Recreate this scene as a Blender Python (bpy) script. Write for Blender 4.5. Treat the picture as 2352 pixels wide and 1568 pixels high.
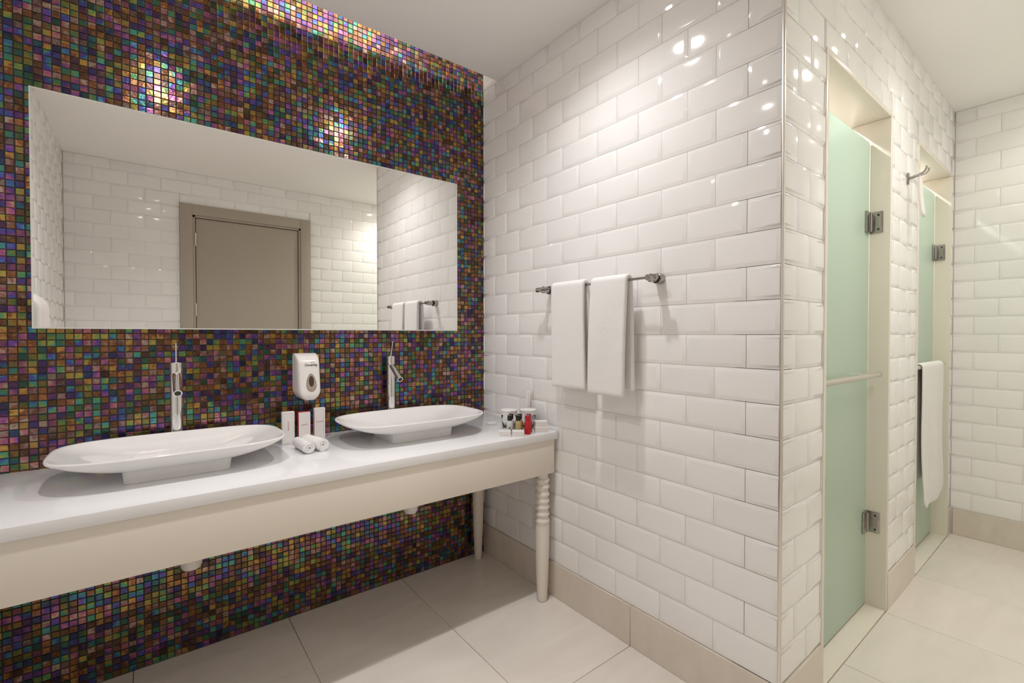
import bpy, bmesh, math, random
from mathutils import Matrix, Vector, Euler
random.seed(7)
S = bpy.context.scene
for o in list(bpy.data.objects): bpy.data.objects.remove(o)
R = math.radians
PI = math.pi
# ------------------------------------------------------------------ key dimensions (metres)
D, X0, HC, Y1, X2 = 2.095, 1.4315, 2.485, 0.578, 3.75      # mosaic wall y, towel wall x, ceiling z, corridor wall y, far wall x
XL, YB = -0.475, -0.43                                      # left wall x, back wall y
ZC, YF = 0.7515, 1.4985                                     # counter top z, counter front y
GAP, SLAB = 0.139, 0.07                                     # cove gap, ceiling slab thickness
BB = 0.155                                                  # skirting height

# ------------------------------------------------------------------ camera
cd = bpy.data.cameras.new('camera'); cam = bpy.data.objects.new('camera', cd)
S.collection.objects.link(cam)
cd.sensor_width = 36.0; cd.lens = 1071.0 * 36.0 / 2352.0; cd.clip_start = 0.02
cam.location = (0, 0, 1.18); cam.rotation_euler = (R(90 - 0.85), 0, R(-37.885))
S.camera = cam
# ------------------------------------------------------------------ world, exposure
w = bpy.data.worlds.new('world'); S.world = w; w.use_nodes = True
w.node_tree.nodes['Background'].inputs[0].default_value = (0.9, 0.93, 1.0, 1)
w.node_tree.nodes['Background'].inputs[1].default_value = 0.3
S.view_settings.view_transform = 'Standard'; S.view_settings.look = 'None'
S.view_settings.exposure = 0.28; S.view_settings.gamma = 1.0
S.view_settings.use_curve_mapping = False
S.cycles.max_bounces = 12; S.cycles.diffuse_bounces = 9; S.cycles.glossy_bounces = 5; S.cycles.transmission_bounces = 8
S.cycles.caustics_refractive = False; S.cycles.adaptive_threshold = 0.02
# lamp settings (the lamps themselves are built with their fittings below)
VANITY_W, CORR_W, SHOWER_W, COVE_W = 31.0, 15.5, 72.0, 3.4
C_NEU, C_WARM = (1.0, 0.98, 0.985), (1.0, 0.945, 0.89)

# ------------------------------------------------------------------ helpers
COL = S.collection
def link(o, parent=None):
    COL.objects.link(o)
    if parent is not None: o.parent = parent
    return o
def tag(o, label=None, cat=None, group=None, kind=None):
    if label: o['label'] = label
    if cat: o['category'] = cat
    if group: o['group'] = group
    if kind: o['kind'] = kind
    return o
def struct(o): o['kind'] = 'structure'; return o
def empty(name, loc=(0, 0, 0), rz=0.0, parent=None):
    o = bpy.data.objects.new(name, None); o.empty_display_size = 0.05
    o.location = loc; o.rotation_euler = (0, 0, rz)
    return link(o, parent)
def mesh(name, vs, fs, mat, parent=None, smooth=False, angle=None):
    me = bpy.data.meshes.new(name); me.from_pydata([tuple(v) for v in vs], [], fs); me.update()
    me.materials.append(mat)
    if smooth:
        me.polygons.foreach_set('use_smooth', [True] * len(me.polygons))
        if angle: me.set_sharp_from_angle(angle=R(angle))
    o = bpy.data.objects.new(name, me)
    return link(o, parent)
def from_bm(name, bm, mat, parent=None, smooth=False, angle=40):
    me = bpy.data.meshes.new(name); bmesh.ops.recalc_face_normals(bm, faces=bm.faces); bm.to_mesh(me); bm.free()
    me.materials.append(mat)
    if smooth:
        me.polygons.foreach_set('use_smooth', [True] * len(me.polygons)); me.set_sharp_from_angle(angle=R(angle))
    o = bpy.data.objects.new(name, me)
    return link(o, parent)
def bm_box(bm, a, b, mtx=None):
    x0, y0, z0 = a; x1, y1, z1 = b
    v = [bm.verts.new(p) for p in ((x0,y0,z0),(x1,y0,z0),(x1,y1,z0),(x0,y1,z0),(x0,y0,z1),(x1,y0,z1),(x1,y1,z1),(x0,y1,z1))]
    f = [bm.faces.new([v[i] for i in q]) for q in ((0,3,2,1),(4,5,6,7),(0,1,5,4),(1,2,6,5),(2,3,7,6),(3,0,4,7))]
    if mtx is not None: bmesh.ops.transform(bm, matrix=mtx, verts=v)
    return v, f
def box(name, a, b, mat, parent=None, bev=0.0, seg=2, mtx=None):
    bm = bmesh.new(); bm_box(bm, a, b, mtx)
    if bev > 0:
        bmesh.ops.bevel(bm, geom=list(bm.edges), offset=bev, segments=seg, profile=0.5, affect='EDGES')
    return from_bm(name, bm, mat, parent, smooth=bev > 0)
def boxes(name, lst, mat, parent=None):
    bm = bmesh.new()
    for a, b in lst: bm_box(bm, a, b)
    return from_bm(name, bm, mat, parent)
def rings(name, rs, mat, parent=None, cap0=True, cap1=True, smooth=True, closed=True, angle=45):
    """loft a list of equal-length vertex rings"""
    n = len(rs[0]); vs = [p for r in rs for p in r]; fs = []
    m = n if closed else n - 1
    for i in range(len(rs) - 1):
        for j in range(m):
            k = (j + 1) % n
            fs.append((i*n + j, i*n + k, (i+1)*n + k, (i+1)*n + j))
    if cap0: fs.append(tuple(reversed(range(n))))
    if cap1: fs.append(tuple((len(rs)-1)*n + j for j in range(n)))
    return mesh(name, vs, fs, mat, parent, smooth, angle)
def lathe(name, prof, mat, parent=None, seg=32, loc=(0, 0, 0), axis='z', cap0=True, cap1=True, angle=35):
    rs = []
    for r, h in prof:
        ring = []
        for i in range(seg):
            a = 2*PI*i/seg; c, s = r*math.cos(a), r*math.sin(a)
            if axis == 'z': p = (c, s, h)
            elif axis == 'y': p = (s, h, c)
            else: p = (h, c, s)
            ring.append((p[0]+loc[0], p[1]+loc[1], p[2]+loc[2]))
        rs.append(ring)
    return rings(name, rs, mat, parent, cap0, cap1, True, True, angle)
def tube(name, pts, r, mat, parent=None, seg=14, cap=True):
    pts = [Vector(p) for p in pts]; rs = []
    rad = r if isinstance(r, (list, tuple)) else [r]*len(pts)
    ref = None
    for i, p in enumerate(pts):
        t = (pts[min(i+1, len(pts)-1)] - pts[max(i-1, 0)]).normalized()
        if ref is None:
            ref = t.orthogonal().normalized()
        u = (ref - t*ref.dot(t)).normalized(); v = t.cross(u); ref = u
        rs.append([p + (u*math.cos(2*PI*k/seg) + v*math.sin(2*PI*k/seg))*rad[i] for k in range(seg)])
    return rings(name, rs, mat, parent, cap, cap)
def copy_tree(o, parent=None):
    c = o.copy(); COL.objects.link(c); c.parent = parent
    for ch in [x for x in bpy.data.objects if x.parent is o]: copy_tree(ch, c)
    return c
def text_mesh(name, s, size, mtx, mat, parent, bold=0.0, depth=0.0002, sx=1.0):
    cu = bpy.data.curves.new(name, 'FONT'); cu.body = s; cu.size = size; cu.align_x = 'CENTER'; cu.align_y = 'CENTER'
    cu.extrude = depth; cu.offset = bold; cu.resolution_u = 2
    t = bpy.data.objects.new(name, cu); COL.objects.link(t)
    dg = bpy.context.evaluated_depsgraph_get(); me = bpy.data.meshes.new_from_object(t.evaluated_get(dg))
    bpy.data.objects.remove(t)
    me.transform(Matrix.Diagonal((sx, 1, 1, 1))); me.transform(mtx); me.materials.clear(); me.materials.append(mat)
    o = bpy.data.objects.new(name, me)
    return link(o, parent)

# ------------------------------------------------------------------ materials
def mat(name, col, rough=0.5, metal=0.0, spec=0.5, **kw):
    m = bpy.data.materials.new(name); m.use_nodes = True
    b = m.node_tree.nodes['Principled BSDF']
    b.inputs['Base Color'].default_value = (*col, 1); b.inputs['Roughness'].default_value = rough
    b.inputs['Metallic'].default_value = metal; b.inputs['Specular IOR Level'].default_value = spec
    for k, v in kw.items(): b.inputs[k.replace('_', ' ')].default_value = v
    return m
def nd(m, typ, **kw):
    n = m.node_tree.nodes.new(typ)
    for k, v in kw.items(): setattr(n, k, v)
    return n
def lk(m, a, b): m.node_tree.links.new(a, b)
def add_bump(m, scale, strength, dist=0.001, detail=2.0, coord='Object'):
    tc = nd(m, 'ShaderNodeTexCoord'); nz = nd(m, 'ShaderNodeTexNoise'); bp = nd(m, 'ShaderNodeBump')
    nz.inputs['Scale'].default_value = scale; nz.inputs['Detail'].default_value = detail
    bp.inputs['Strength'].default_value = strength; bp.inputs['Distance'].default_value = dist
    lk(m, tc.outputs[coord], nz.inputs['Vector']); lk(m, nz.outputs[0], bp.inputs['Height'])
    lk(m, bp.outputs[0], m.node_tree.nodes['Principled BSDF'].inputs['Normal'])
def vary(m, amt):
    """slight value change from piece to piece"""
    b = m.node_tree.nodes['Principled BSDF']; oi = nd(m, 'ShaderNodeObjectInfo'); hs = nd(m, 'ShaderNodeHueSaturation')
    mr = nd(m, 'ShaderNodeMapRange'); mr.inputs[3].default_value = 1-amt; mr.inputs[4].default_value = 1+amt
    hs.inputs['Color'].default_value = b.inputs['Base Color'].default_value[:]
    lk(m, oi.outputs['Random'], mr.inputs[0]); lk(m, mr.outputs[0], hs.inputs['Value']); lk(m, hs.outputs[0], b.inputs['Base Color'])
def marble(name, c1, c2, rough=0.2):
    m = mat(name, c1, rough); b = m.node_tree.nodes['Principled BSDF']
    g = nd(m, 'ShaderNodeNewGeometry'); oi = nd(m, 'ShaderNodeObjectInfo'); ad = nd(m, 'ShaderNodeVectorMath', operation='ADD')
    sc = nd(m, 'ShaderNodeVectorMath', operation='SCALE'); sc.inputs['Scale'].default_value = 7.0
    cmb = nd(m, 'ShaderNodeCombineXYZ')
    for i in range(3): lk(m, oi.outputs['Random'], cmb.inputs[i])
    lk(m, cmb.outputs[0], sc.inputs[0]); lk(m, g.outputs['Position'], ad.inputs[0]); lk(m, sc.outputs[0], ad.inputs[1])
    mp = nd(m, 'ShaderNodeMapping'); mp.inputs['Scale'].default_value = (1.2, 4.5, 2.0); mp.inputs['Rotation'].default_value = (0, 0, 0.5)
    lk(m, ad.outputs[0], mp.inputs[0])
    nz = nd(m, 'ShaderNodeTexNoise'); nz.inputs['Scale'].default_value = 2.2; nz.inputs['Detail'].default_value = 7; nz.inputs['Distortion'].default_value = 0.8
    lk(m, mp.outputs[0], nz.inputs['Vector'])
    cr = nd(m, 'ShaderNodeValToRGB'); cr.color_ramp.elements[0].position = 0.3; cr.color_ramp.elements[1].position = 0.72
    cr.color_ramp.elements[0].color = (*c2, 1); cr.color_ramp.elements[1].color = (*c1, 1)
    lk(m, nz.outputs[0], cr.inputs[0]); lk(m, cr.outputs[0], b.inputs['Base Color'])
    return m
M = {}
M['tile'] = mat('white_glazed_tile', (0.925, 0.915, 0.905), 0.09); vary(M['tile'], 0.025)
M['grout'] = mat('pale_grout', (0.80, 0.775, 0.745), 0.8)
M['plaster'] = mat('ceiling_plaster', (0.95, 0.935, 0.915), 0.7)
M['stone'] = marble('beige_stone', (0.87, 0.82, 0.765), (0.80, 0.745, 0.68), 0.22)
M['skirt'] = marble('skirting_stone', (0.77, 0.705, 0.625), (0.70, 0.63, 0.545), 0.25)
M['jamb'] = mat('cream_stone', (0.84, 0.79, 0.70), 0.28)
M['joint'] = mat('floor_joint', (0.36, 0.30, 0.24), 0.9)
M['mgrout'] = mat('mosaic_grout', (0.115, 0.10, 0.095), 0.55)
M['quartz'] = mat('white_quartz', (0.86, 0.86, 0.875), 0.13)
M['paint'] = mat('cream_lacquer', (0.83, 0.765, 0.685), 0.30)
M['ceramic'] = mat('sink_ceramic', (0.86, 0.85, 0.84), 0.06)
M['chrome'] = mat('chrome', (0.82, 0.81, 0.80), 0.07, 1.0)
M['nickel'] = mat('dark_nickel', (0.42, 0.40, 0.38), 0.16, 1.0)
M['satin'] = mat('satin_steel', (0.72, 0.68, 0.62), 0.3, 1.0)
M['darkhole'] = mat('dark_recess', (0.03, 0.027, 0.025), 0.5)
M['mirror'] = mat('mirror_silver', (0.97, 0.965, 0.95), 0.0, 1.0)
M['mirror_edge'] = mat('mirror_edge', (0.75, 0.78, 0.74), 0.15)
M['towel'] = mat('white_terry', (0.88, 0.87, 0.855), 0.95, spec=0.1); add_bump(M['towel'], 260, 0.5, 0.003, 3)
M['door'] = mat('grey_brown_door', (0.43, 0.375, 0.31), 0.42)
M['doorgap'] = mat('door_gap', (0.02, 0.017, 0.015), 0.8)
M['plastic'] = mat('white_plastic', (0.83, 0.80, 0.77), 0.25)
M['label_dark'] = mat('dark_print', (0.05, 0.045, 0.045), 0.5)
M['window'] = mat('smoked_window', (0.42, 0.34, 0.28), 0.15)
M['window_dark'] = mat('smoked_core', (0.07, 0.05, 0.04), 0.12)
M['rimgrey'] = mat('grey_rim', (0.22, 0.19, 0.17), 0.3)
M['card'] = mat('white_card', (0.82, 0.80, 0.78), 0.5)
M['redcard'] = mat('red_card', (0.62, 0.02, 0.05), 0.4)
M['redprint'] = mat('red_print', (0.55, 0.10, 0.10), 0.5)
M['pinkprint'] = mat('pale_red_line', (0.70, 0.42, 0.38), 0.5)
M['black'] = mat('black_cap', (0.012, 0.010, 0.010), 0.3)
M['redplastic'] = mat('red_cap', (0.55, 0.005, 0.012), 0.25)
M['darkred'] = mat('dark_red_cap', (0.22, 0.005, 0.012), 0.25)
M['led'] = mat('lamp_lens', (1, 1, 1), 0.4, Emission_Color=(1, 0.92, 0.82, 1), Emission_Strength=62.0)
M['white_metal'] = mat('white_metal', (0.80, 0.79, 0.77), 0.35)
def liquid(name, col, a):
    m = mat(name, col, 0.08, 0.0, Transmission_Weight=a, IOR=1.35); return m
M['liq_clear'] = liquid('milky_liquid', (0.86, 0.84, 0.80), 0.35)
M['liq_yellow'] = liquid('yellow_liquid', (0.80, 0.66, 0.30), 0.5)
M['liq_orange'] = liquid('orange_liquid', (0.82, 0.47, 0.20), 0.5)
M['liq_red'] = liquid('red_liquid', (0.75, 0.03, 0.04), 0.35)
M['glass'] = mat('clear_glass', (0.97, 0.98, 0.97), 0.0, 0.0, Transmission_Weight=1.0, IOR=1.45)
# frosted green door glass
m = bpy.data.materials.new('frosted_glass'); m.use_nodes = True; nt = m.node_tree; nt.nodes.clear()
out = nd(m, 'ShaderNodeOutputMaterial'); df = nd(m, 'ShaderNodeBsdfDiffuse'); tr = nd(m, 'ShaderNodeBsdfTranslucent'); gl = nd(m, 'ShaderNodeBsdfGlossy')
df.inputs[0].default_value = (0.67, 0.78, 0.69, 1); tr.inputs[0].default_value = (0.80, 0.93, 0.83, 1); gl.inputs['Roughness'].default_value = 0.28
m1 = nd(m, 'ShaderNodeMixShader'); m1.inputs[0].default_value = 0.70; m2 = nd(m, 'ShaderNodeMixShader'); fr = nd(m, 'ShaderNodeFresnel')
lk(m, df.outputs[0], m1.inputs[1]); lk(m, tr.outputs[0], m1.inputs[2]); lk(m, m1.outputs[0], m2.inputs[1]); lk(m, gl.outputs[0], m2.inputs[2])
lk(m, fr.outputs[0], m2.inputs[0]); lk(m, m2.outputs[0], out.inputs[0]); M['frost'] = m
# iridescent glass mosaic: one hue per 21.5 mm cell, cloudy inside the cell
MP = 0.0215; MX = XL + 0.0005; MZ = 0.002
def mosaic_material():
    m = mat('iridescent_mosaic', (0.3, 0.2, 0.2), 0.17, 0.85); b = m.node_tree.nodes['Principled BSDF']
    g = nd(m, 'ShaderNodeNewGeometry'); sp = nd(m, 'ShaderNodeSeparateXYZ'); lk(m, g.outputs['Position'], sp.inputs[0])
    cm = nd(m, 'ShaderNodeCombineXYZ')
    for k, (ax, off) in enumerate((('X', MX), ('Z', MZ))):
        s1 = nd(m, 'ShaderNodeMath', operation='SUBTRACT'); s1.inputs[1].default_value = off
        s2 = nd(m, 'ShaderNodeMath', operation='DIVIDE'); s2.inputs[1].default_value = MP
        s3 = nd(m, 'ShaderNodeMath', operation='FLOOR')
        lk(m, sp.outputs[ax], s1.inputs[0]); lk(m, s1.outputs[0], s2.inputs[0]); lk(m, s2.outputs[0], s3.inputs[0]); lk(m, s3.outputs[0], cm.inputs[k])
    wn = nd(m, 'ShaderNodeTexWhiteNoise', noise_dimensions='2D'); lk(m, cm.outputs[0], wn.inputs['Vector'])
    wo = nd(m, 'ShaderNodeVectorMath', operation='SCALE'); wo.inputs['Scale'].default_value = 3.1; lk(m, wn.outputs['Color'], wo.inputs[0])
    pa = nd(m, 'ShaderNodeVectorMath', operation='ADD'); lk(m, g.outputs['Position'], pa.inputs[0]); lk(m, wo.outputs[0], pa.inputs[1])
    nz = nd(m, 'ShaderNodeTexNoise'); nz.inputs['Scale'].default_value = 42; nz.inputs['Detail'].default_value = 1.5; lk(m, pa.outputs[0], nz.inputs['Vector'])
    mr = nd(m, 'ShaderNodeMapRange'); mr.inputs[1].default_value = 0.25; mr.inputs[2].default_value = 0.75; mr.inputs[3].default_value = -0.17; mr.inputs[4].default_value = 0.17
    lk(m, nz.outputs[0], mr.inputs[0])
    ad = nd(m, 'ShaderNodeMath', operation='ADD'); lk(m, wn.outputs['Value'], ad.inputs[0]); lk(m, mr.outputs[0], ad.inputs[1])
    fc = nd(m, 'ShaderNodeMath', operation='FRACT'); lk(m, ad.outputs[0], fc.inputs[0])
    cr = nd(m, 'ShaderNodeValToRGB'); e = cr.color_ramp.elements
    pal = [(0.30,0.15,0.05),(0.16,0.055,0.045),(0.40,0.21,0.09),(0.42,0.30,0.10),(0.25,0.28,0.08),(0.09,0.26,0.13),(0.08,0.27,0.26),
           (0.09,0.14,0.36),(0.10,0.08,0.30),(0.20,0.08,0.26),(0.33,0.12,0.24),(0.42,0.17,0.17),(0.38,0.33,0.27),(0.24,0.10,0.10)]
    e[0].position = 0; e[0].color = (*pal[0], 1); e[1].position = 1; e[1].color = (*pal[0], 1)
    for i, c in enumerate(pal[1:], 1):
        el = e.new(i/len(pal)); el.color = (*c, 1)
    lk(m, fc.outputs[0], cr.inputs[0])
    hv = nd(m, 'ShaderNodeHueSaturation'); hv.inputs['Saturation'].default_value = 1.15; sc = nd(m, 'ShaderNodeSeparateColor'); lk(m, wn.outputs['Color'], sc.inputs[0])
    vr = nd(m, 'ShaderNodeMapRange'); vr.inputs[3].default_value = 0.22; vr.inputs[4].default_value = 1.25; lk(m, sc.outputs[2], vr.inputs[0])
    lk(m, vr.outputs[0], hv.inputs['Value']); lk(m, cr.outputs[0], hv.inputs['Color']); lk(m, hv.outputs[0], b.inputs['Base Color'])
    n2 = nd(m, 'ShaderNodeTexNoise'); n2.inputs['Scale'].default_value = 110; n2.inputs['Detail'].default_value = 2; lk(m, pa.outputs[0], n2.inputs['Vector'])
    bp = nd(m, 'ShaderNodeBump'); bp.inputs['Strength'].default_value = 0.45; bp.inputs['Distance'].default_value = 0.001
    lk(m, n2.outputs[0], bp.inputs['Height']); lk(m, bp.outputs[0], b.inputs['Normal'])
    b.inputs['Coat Weight'].default_value = 0.75; b.inputs['Coat Roughness'].default_value = 0.16
    return m
M['mosaic'] = mosaic_material()

# ------------------------------------------------------------------ structure: shell
# openings of the corridor wall (outer edges of the stone linings)
OP = [(1.742, 2.487), (2.925, 3.690)]; ZH = 2.115
WT = 0.142                                                    # corridor wall thickness
G = 0.006                                                     # tiles stand this far proud of the grout plane
floor = struct(box('floor', (XL-0.1, YB-0.1, -0.08), (X2+0.1, D+0.1, -0.003), M['joint']))
ceil = struct(boxes('ceiling', [((XL-0.1, YB-0.1, HC), (X2+0.1, D-GAP, HC+SLAB)), ((X0, D-GAP, HC), (X2+0.1, D+0.1, HC+SLAB)),
                                ((XL-0.1, D-0.5, HC+0.24), (X0+0.1, D+0.1, HC+0.30)), ((XL-0.1, D-0.52, HC+SLAB), (X0+0.1, D-0.5, HC+0.30))], M['plaster']))
w_front = struct(box('wall_front', (XL-0.1, D+0.0005, -0.08), (X0+0.075, D+0.1, HC+0.26), M['mgrout']))
w_right = struct(box('wall_right', (X0+G, Y1+G, -0.08), (X0+0.075, D+0.0005, HC+0.24), M['grout']))
def seg_list():
    L = [((X0+G, Y1+G, -0.08), (OP[0][0]+0.01, Y1+WT, HC)), ((OP[0][1]-0.01, Y1+G, -0.08), (OP[1][0]+0.01, Y1+WT, HC)), ((OP[1][1]-0.01, Y1+G, -0.08), (X2+0.02, Y1+WT, HC))]
    for a, b in OP: L.append(((a, Y1+G, ZH-0.01), (b, Y1+WT, HC)))
    return L
w_corr = struct(boxes('wall_corridor', seg_list(), M['grout']))
w_far = struct(box('wall_far', (X2+G, YB-0.1, -0.08), (X2+0.1, D+0.1, HC), M['grout']))
DX0, DX1, DZ = 0.20, 1.19, 2.235                               # grey door frame, outer
w_back = struct(boxes('wall_back', [((XL-0.1, YB-0.1, -0.08), (DX0+0.03, YB-G, HC)), ((DX1-0.03, YB-0.1, -0.08), (X2+0.1, YB-G, HC)), ((DX0, YB-0.1, DZ-0.03), (DX1, YB-G, HC))], M['grout']))
w_left = struct(box('wall_left', (XL-0.1, YB-0.1, -0.08), (XL-G, D+0.0005, HC+0.24), M['grout']))
# rooms behind the frosted doors
w_sh = struct(boxes('wall_shower', [((X0+0.08, D-0.1, -0.08), (X2+0.05, D, HC)), ((2.66, Y1+WT, -0.08), (2.74, D-0.1, HC))], M['jamb']))

# ------------------------------------------------------------------ bevelled wall tiles
TP, TW, BEV = 0.1025, 0.2005, 0.012
_tc = {}
def tile_mesh(w_, h_, cl, cr_, ct, cb):
    key = (round(w_, 4), round(h_, 4), cl, cr_, ct, cb)
    if key in _tc: return _tc[key]
    g = 0.0008
    x0, x1, y0, y1 = g, w_-g, g, h_-g
    bl, br = (0.0012 if cl else BEV), (0.0012 if cr_ else BEV); bt, bb = (0.0012 if ct else BEV), (0.0012 if cb else BEV)
    if bl + br > (x1-x0)*0.8: bl = br = (x1-x0)*0.3
    if bt + bb > (y1-y0)*0.8: bt = bb = (y1-y0)*0.3
    zr, zt = 0.0022, 0.0062
    vs = [(x0,y0,0),(x1,y0,0),(x1,y1,0),(x0,y1,0)]
    vs += [(x0,y0,zr),(x1,y0,zr),(x1,y1,zr),(x0,y1,zr)]
    vs += [(x0+bl,y0+bb,zt),(x1-br,y0+bb,zt),(x1-br,y1-bt,zt),(x0+bl,y1-bt,zt)]
    fs = [(8,9,10,11)]
    for a in (0, 4):
        for i in range(4): fs.append((a+i, a+(i+1) % 4, a+4+(i+1) % 4, a+4+i))
    me = bpy.data.meshes.new('tile'); me.from_pydata(vs, [], fs); me.update(); me.materials.append(M['tile'])
    # soften the arris: a small bevel keeps the glint on the ridge
    bm = bmesh.new(); bm.from_mesh(me)
    ed = [e for e in bm.edges if all(v.co.z > 0.005 for v in e.verts)]
    bmesh.ops.bevel(bm, geom=ed, offset=0.0011, segments=2, profile=0.5, affect='EDGES'); bm.to_mesh(me); bm.free()
    me.polygons.foreach_set('use_smooth', [True]*len(me.polygons)); me.set_sharp_from_angle(angle=R(55))
    _tc[key] = me
    return me
def lay_tiles(wall, O, U, N, u0, u1, z0, z1, je, jo, holes=(), keep=None, limit=300):
    """running bond: joints of even rows at je + k*TW, of odd rows at jo + k*TW"""
    U, N, V = Vector(U), Vector(N), Vector((0, 0, 1)); O = Vector(O)
    rects = []
    r = 0
    while BB + r*TP < z1 - 1e-4:
        a, b = max(z0, BB + r*TP), min(z1, BB + (r+1)*TP)
        if b - a > 0.006:
            j = je if r % 2 == 0 else jo
            k = math.floor((u0 - j)/TW)
            while j + k*TW < u1 - 1e-4:
                p, q = max(u0, j + k*TW), min(u1, j + (k+1)*TW)
                k += 1
                if q - p < 0.006: continue
                parts = [(p, q, a, b)]
                for hu0, hu1, hz1 in holes:
                    nx = []
                    for (P, Q, A, B) in parts:
                        if Q <= hu0+1e-4 or P >= hu1-1e-4 or A >= hz1-1e-4: nx.append((P, Q, A, B)); continue
                        if P < hu0-0.006: nx.append((P, hu0, A, B))
                        if Q > hu1+0.006: nx.append((hu1, Q, A, B))
                        if B > hz1+0.006: nx.append((max(P, hu0), min(Q, hu1), hz1, B))
                    parts = nx
                for (P, Q, A, B) in parts:
                    rects.append((P, Q, A, B, Q-P < TW-0.003 and abs(P-(j+(k-1)*TW)) > 0.002, Q-P < TW-0.003 and abs(Q-(j+k*TW)) > 0.002, B < BB+(r+1)*TP-0.002, A > BB+r*TP+0.002))
        r += 1
    if keep: rects.sort(key=lambda t: (0 if keep((t[0]+t[1])/2, (t[2]+t[3])/2) else 1))
    n = 0
    rest_v, rest_f = [], []
    for t in rects:
        me = tile_mesh(t[1]-t[0], t[3]-t[2], *t[4:])
        rot = Matrix((U, V, N)).transposed().to_4x4()
        mt = Matrix.Translation(O + U*t[0] + V*t[2]) @ rot @ Euler((random.gauss(0, 0.0013), random.gauss(0, 0.0011), 0)).to_matrix().to_4x4()
        if n < limit and (keep is None or keep((t[0]+t[1])/2, (t[2]+t[3])/2)):
            o = bpy.data.objects.new('wall_tile', me); o.matrix_world = mt; link(o, wall); n += 1
        else:
            o0 = len(rest_v); rest_v += [mt @ v.co for v in me.vertices]; rest_f += [tuple(o0+i for i in p.vertices) for p in me.polygons]
    if rest_f:
        o = mesh('wall_tiles', rest_v, rest_f, M['tile'], wall); o['kind'] = 'stuff'
TRIM = 0.007
# towel wall (normal -x): u = -y ; even rows end on a whole tile at the corner
lay_tiles(w_right, (X0+G, 0, 0), (0,-1,0), (-1,0,0), -(D-0.002), -(Y1+TRIM), BB, HC, -(Y1+TRIM)-0.1985, -(Y1+TRIM)-0.098)
lay_tiles(w_right, (X0+G, 0, 0), (0,-1,0), (-1,0,0), -(D-0.002), -(D-GAP), HC, HC+0.235, -(Y1+TRIM)-0.1985, -(Y1+TRIM)-0.098)
# corridor wall (normal -y): u = x
lay_tiles(w_corr, (0, Y1+G, 0), (1,0,0), (0,-1,0), X0+TRIM, X2-0.001, BB, HC, 1.629, 1.535, [(a, b, ZH) for a, b in OP])
# far wall (normal -x)
lay_tiles(w_far, (X2+G, 0, 0), (0,-1,0), (-1,0,0), -(Y1-0.001), -YB, BB, HC, -0.489, -0.389)
# back wall (normal +y): u = -x, seen in the mirror
lay_tiles(w_back, (0, YB-G, 0), (-1,0,0), (0,1,0), -X2, -XL, BB, HC, 0.02, 0.12, [(-DX1, -DX0, DZ)], keep=lambda u, z: -u < 2.1 and z > 0.9)
# left wall (normal +x): u = y
lay_tiles(w_left, (XL-G, 0, 0), (0,1,0), (1,0,0), YB, D-0.002, BB, HC, 0.03, 0.13, keep=lambda u, z: z > 0.9 and u < 1.9)
# steel corner profile between the two tiled walls
tr = struct(box('trim_1', (X0-0.0015, Y1-0.0015, 0.0), (X0+TRIM+0.001, Y1+TRIM+0.001, HC), M['satin'], bev=0.003))

# ------------------------------------------------------------------ skirtings
def skirting(name, O, U, N, u0, u1, joints):
    e = struct(empty(name, (0, 0, 0)))
    U, N, V, O = Vector(U), Vector(N), Vector((0, 0, 1)), Vector(O)
    js = [u0] + [j for j in sorted(joints) if u0+0.02 < j < u1-0.02] + [u1]
    for a, b in zip(js[:-1], js[1:]):
        mt = Matrix.Translation(O + U*(a+0.0006)) @ Matrix((U, V, N)).transposed().to_4x4()
        box('skirting_tile', (0, 0.0005, 0.0), (b-a-0.0012, BB-0.0015, 0.0095), M['skirt'], e, bev=0.0012, seg=1, mtx=mt)
    return e
FX, FY, FP = 0.4485, 1.6095, 0.5023
xj = [FX + k*FP for k in range(-3, 9)]; yj = [FY - k*FP for k in range(-2, 6)]
skirting('baseboard_right', (X0+G, 0, 0), (0,-1,0), (-1,0,0), -(D-0.004), -(Y1+TRIM), [-y for y in yj])
bc = skirting('baseboard_corridor', (0, Y1+G, 0), (1,0,0), (0,-1,0), X0+TRIM, OP[0][0], [])
bp_ = skirting('baseboard_pillar', (0, Y1+G, 0), (1,0,0), (0,-1,0), OP[0][1], OP[1][0], [])
skirting('baseboard_end', (0, Y1+G, 0), (1,0,0), (0,-1,0), OP[1][1], X2-0.004, [])
skirting('baseboard_far', (X2+G, 0, 0), (0,-1,0), (-1,0,0), -(Y1-0.012), -(YB+0.012), [-y for y in yj])
skirting('baseboard_back', (0, YB-G, 0), (-1,0,0), (0,1,0), -(X2-0.012), -(DX1), [-x for x in xj])
skirting('baseboard_left', (XL-G, 0, 0), (0,1,0), (1,0,0), YB+0.012, D-0.004, yj)

# ------------------------------------------------------------------ floor tiles
def floor_tile(x0, x1, y0, y1):
    box('floor_tile', (x0+0.001, y0+0.001, -0.006), (x1-0.001, y1-0.001, 0.0), M['stone'], floor, bev=0.0008, seg=1)
xs = [XL] + [x for x in xj if XL+0.03 < x < X2-0.03] + [X2]
ys = sorted([YB, D] + [y for y in yj if YB+0.03 < y < D-0.03])
for i in range(len(xs)-1):
    for j in range(len(ys)-1):
        a, b, c, d = xs[i], xs[i+1], ys[j], ys[j+1]
        if a < X0-0.001 <= b:                                 # tile cut by the corner
            if d > Y1+0.01:
                floor_tile(a, min(b, X0+0.005), max(c, Y1), d)
                if c < Y1-0.01: floor_tile(a, b, c, Y1)
            else: floor_tile(a, b, c, d)
        elif b <= X0: floor_tile(a, b, c, d)
        else:
            if c < Y1-0.01: floor_tile(a, b, c, min(d, Y1-0.001))
box('floor_tile', (X0+0.08, Y1+WT, -0.006), (2.66, D-0.1, 0.0), M['stone'], floor)
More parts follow.
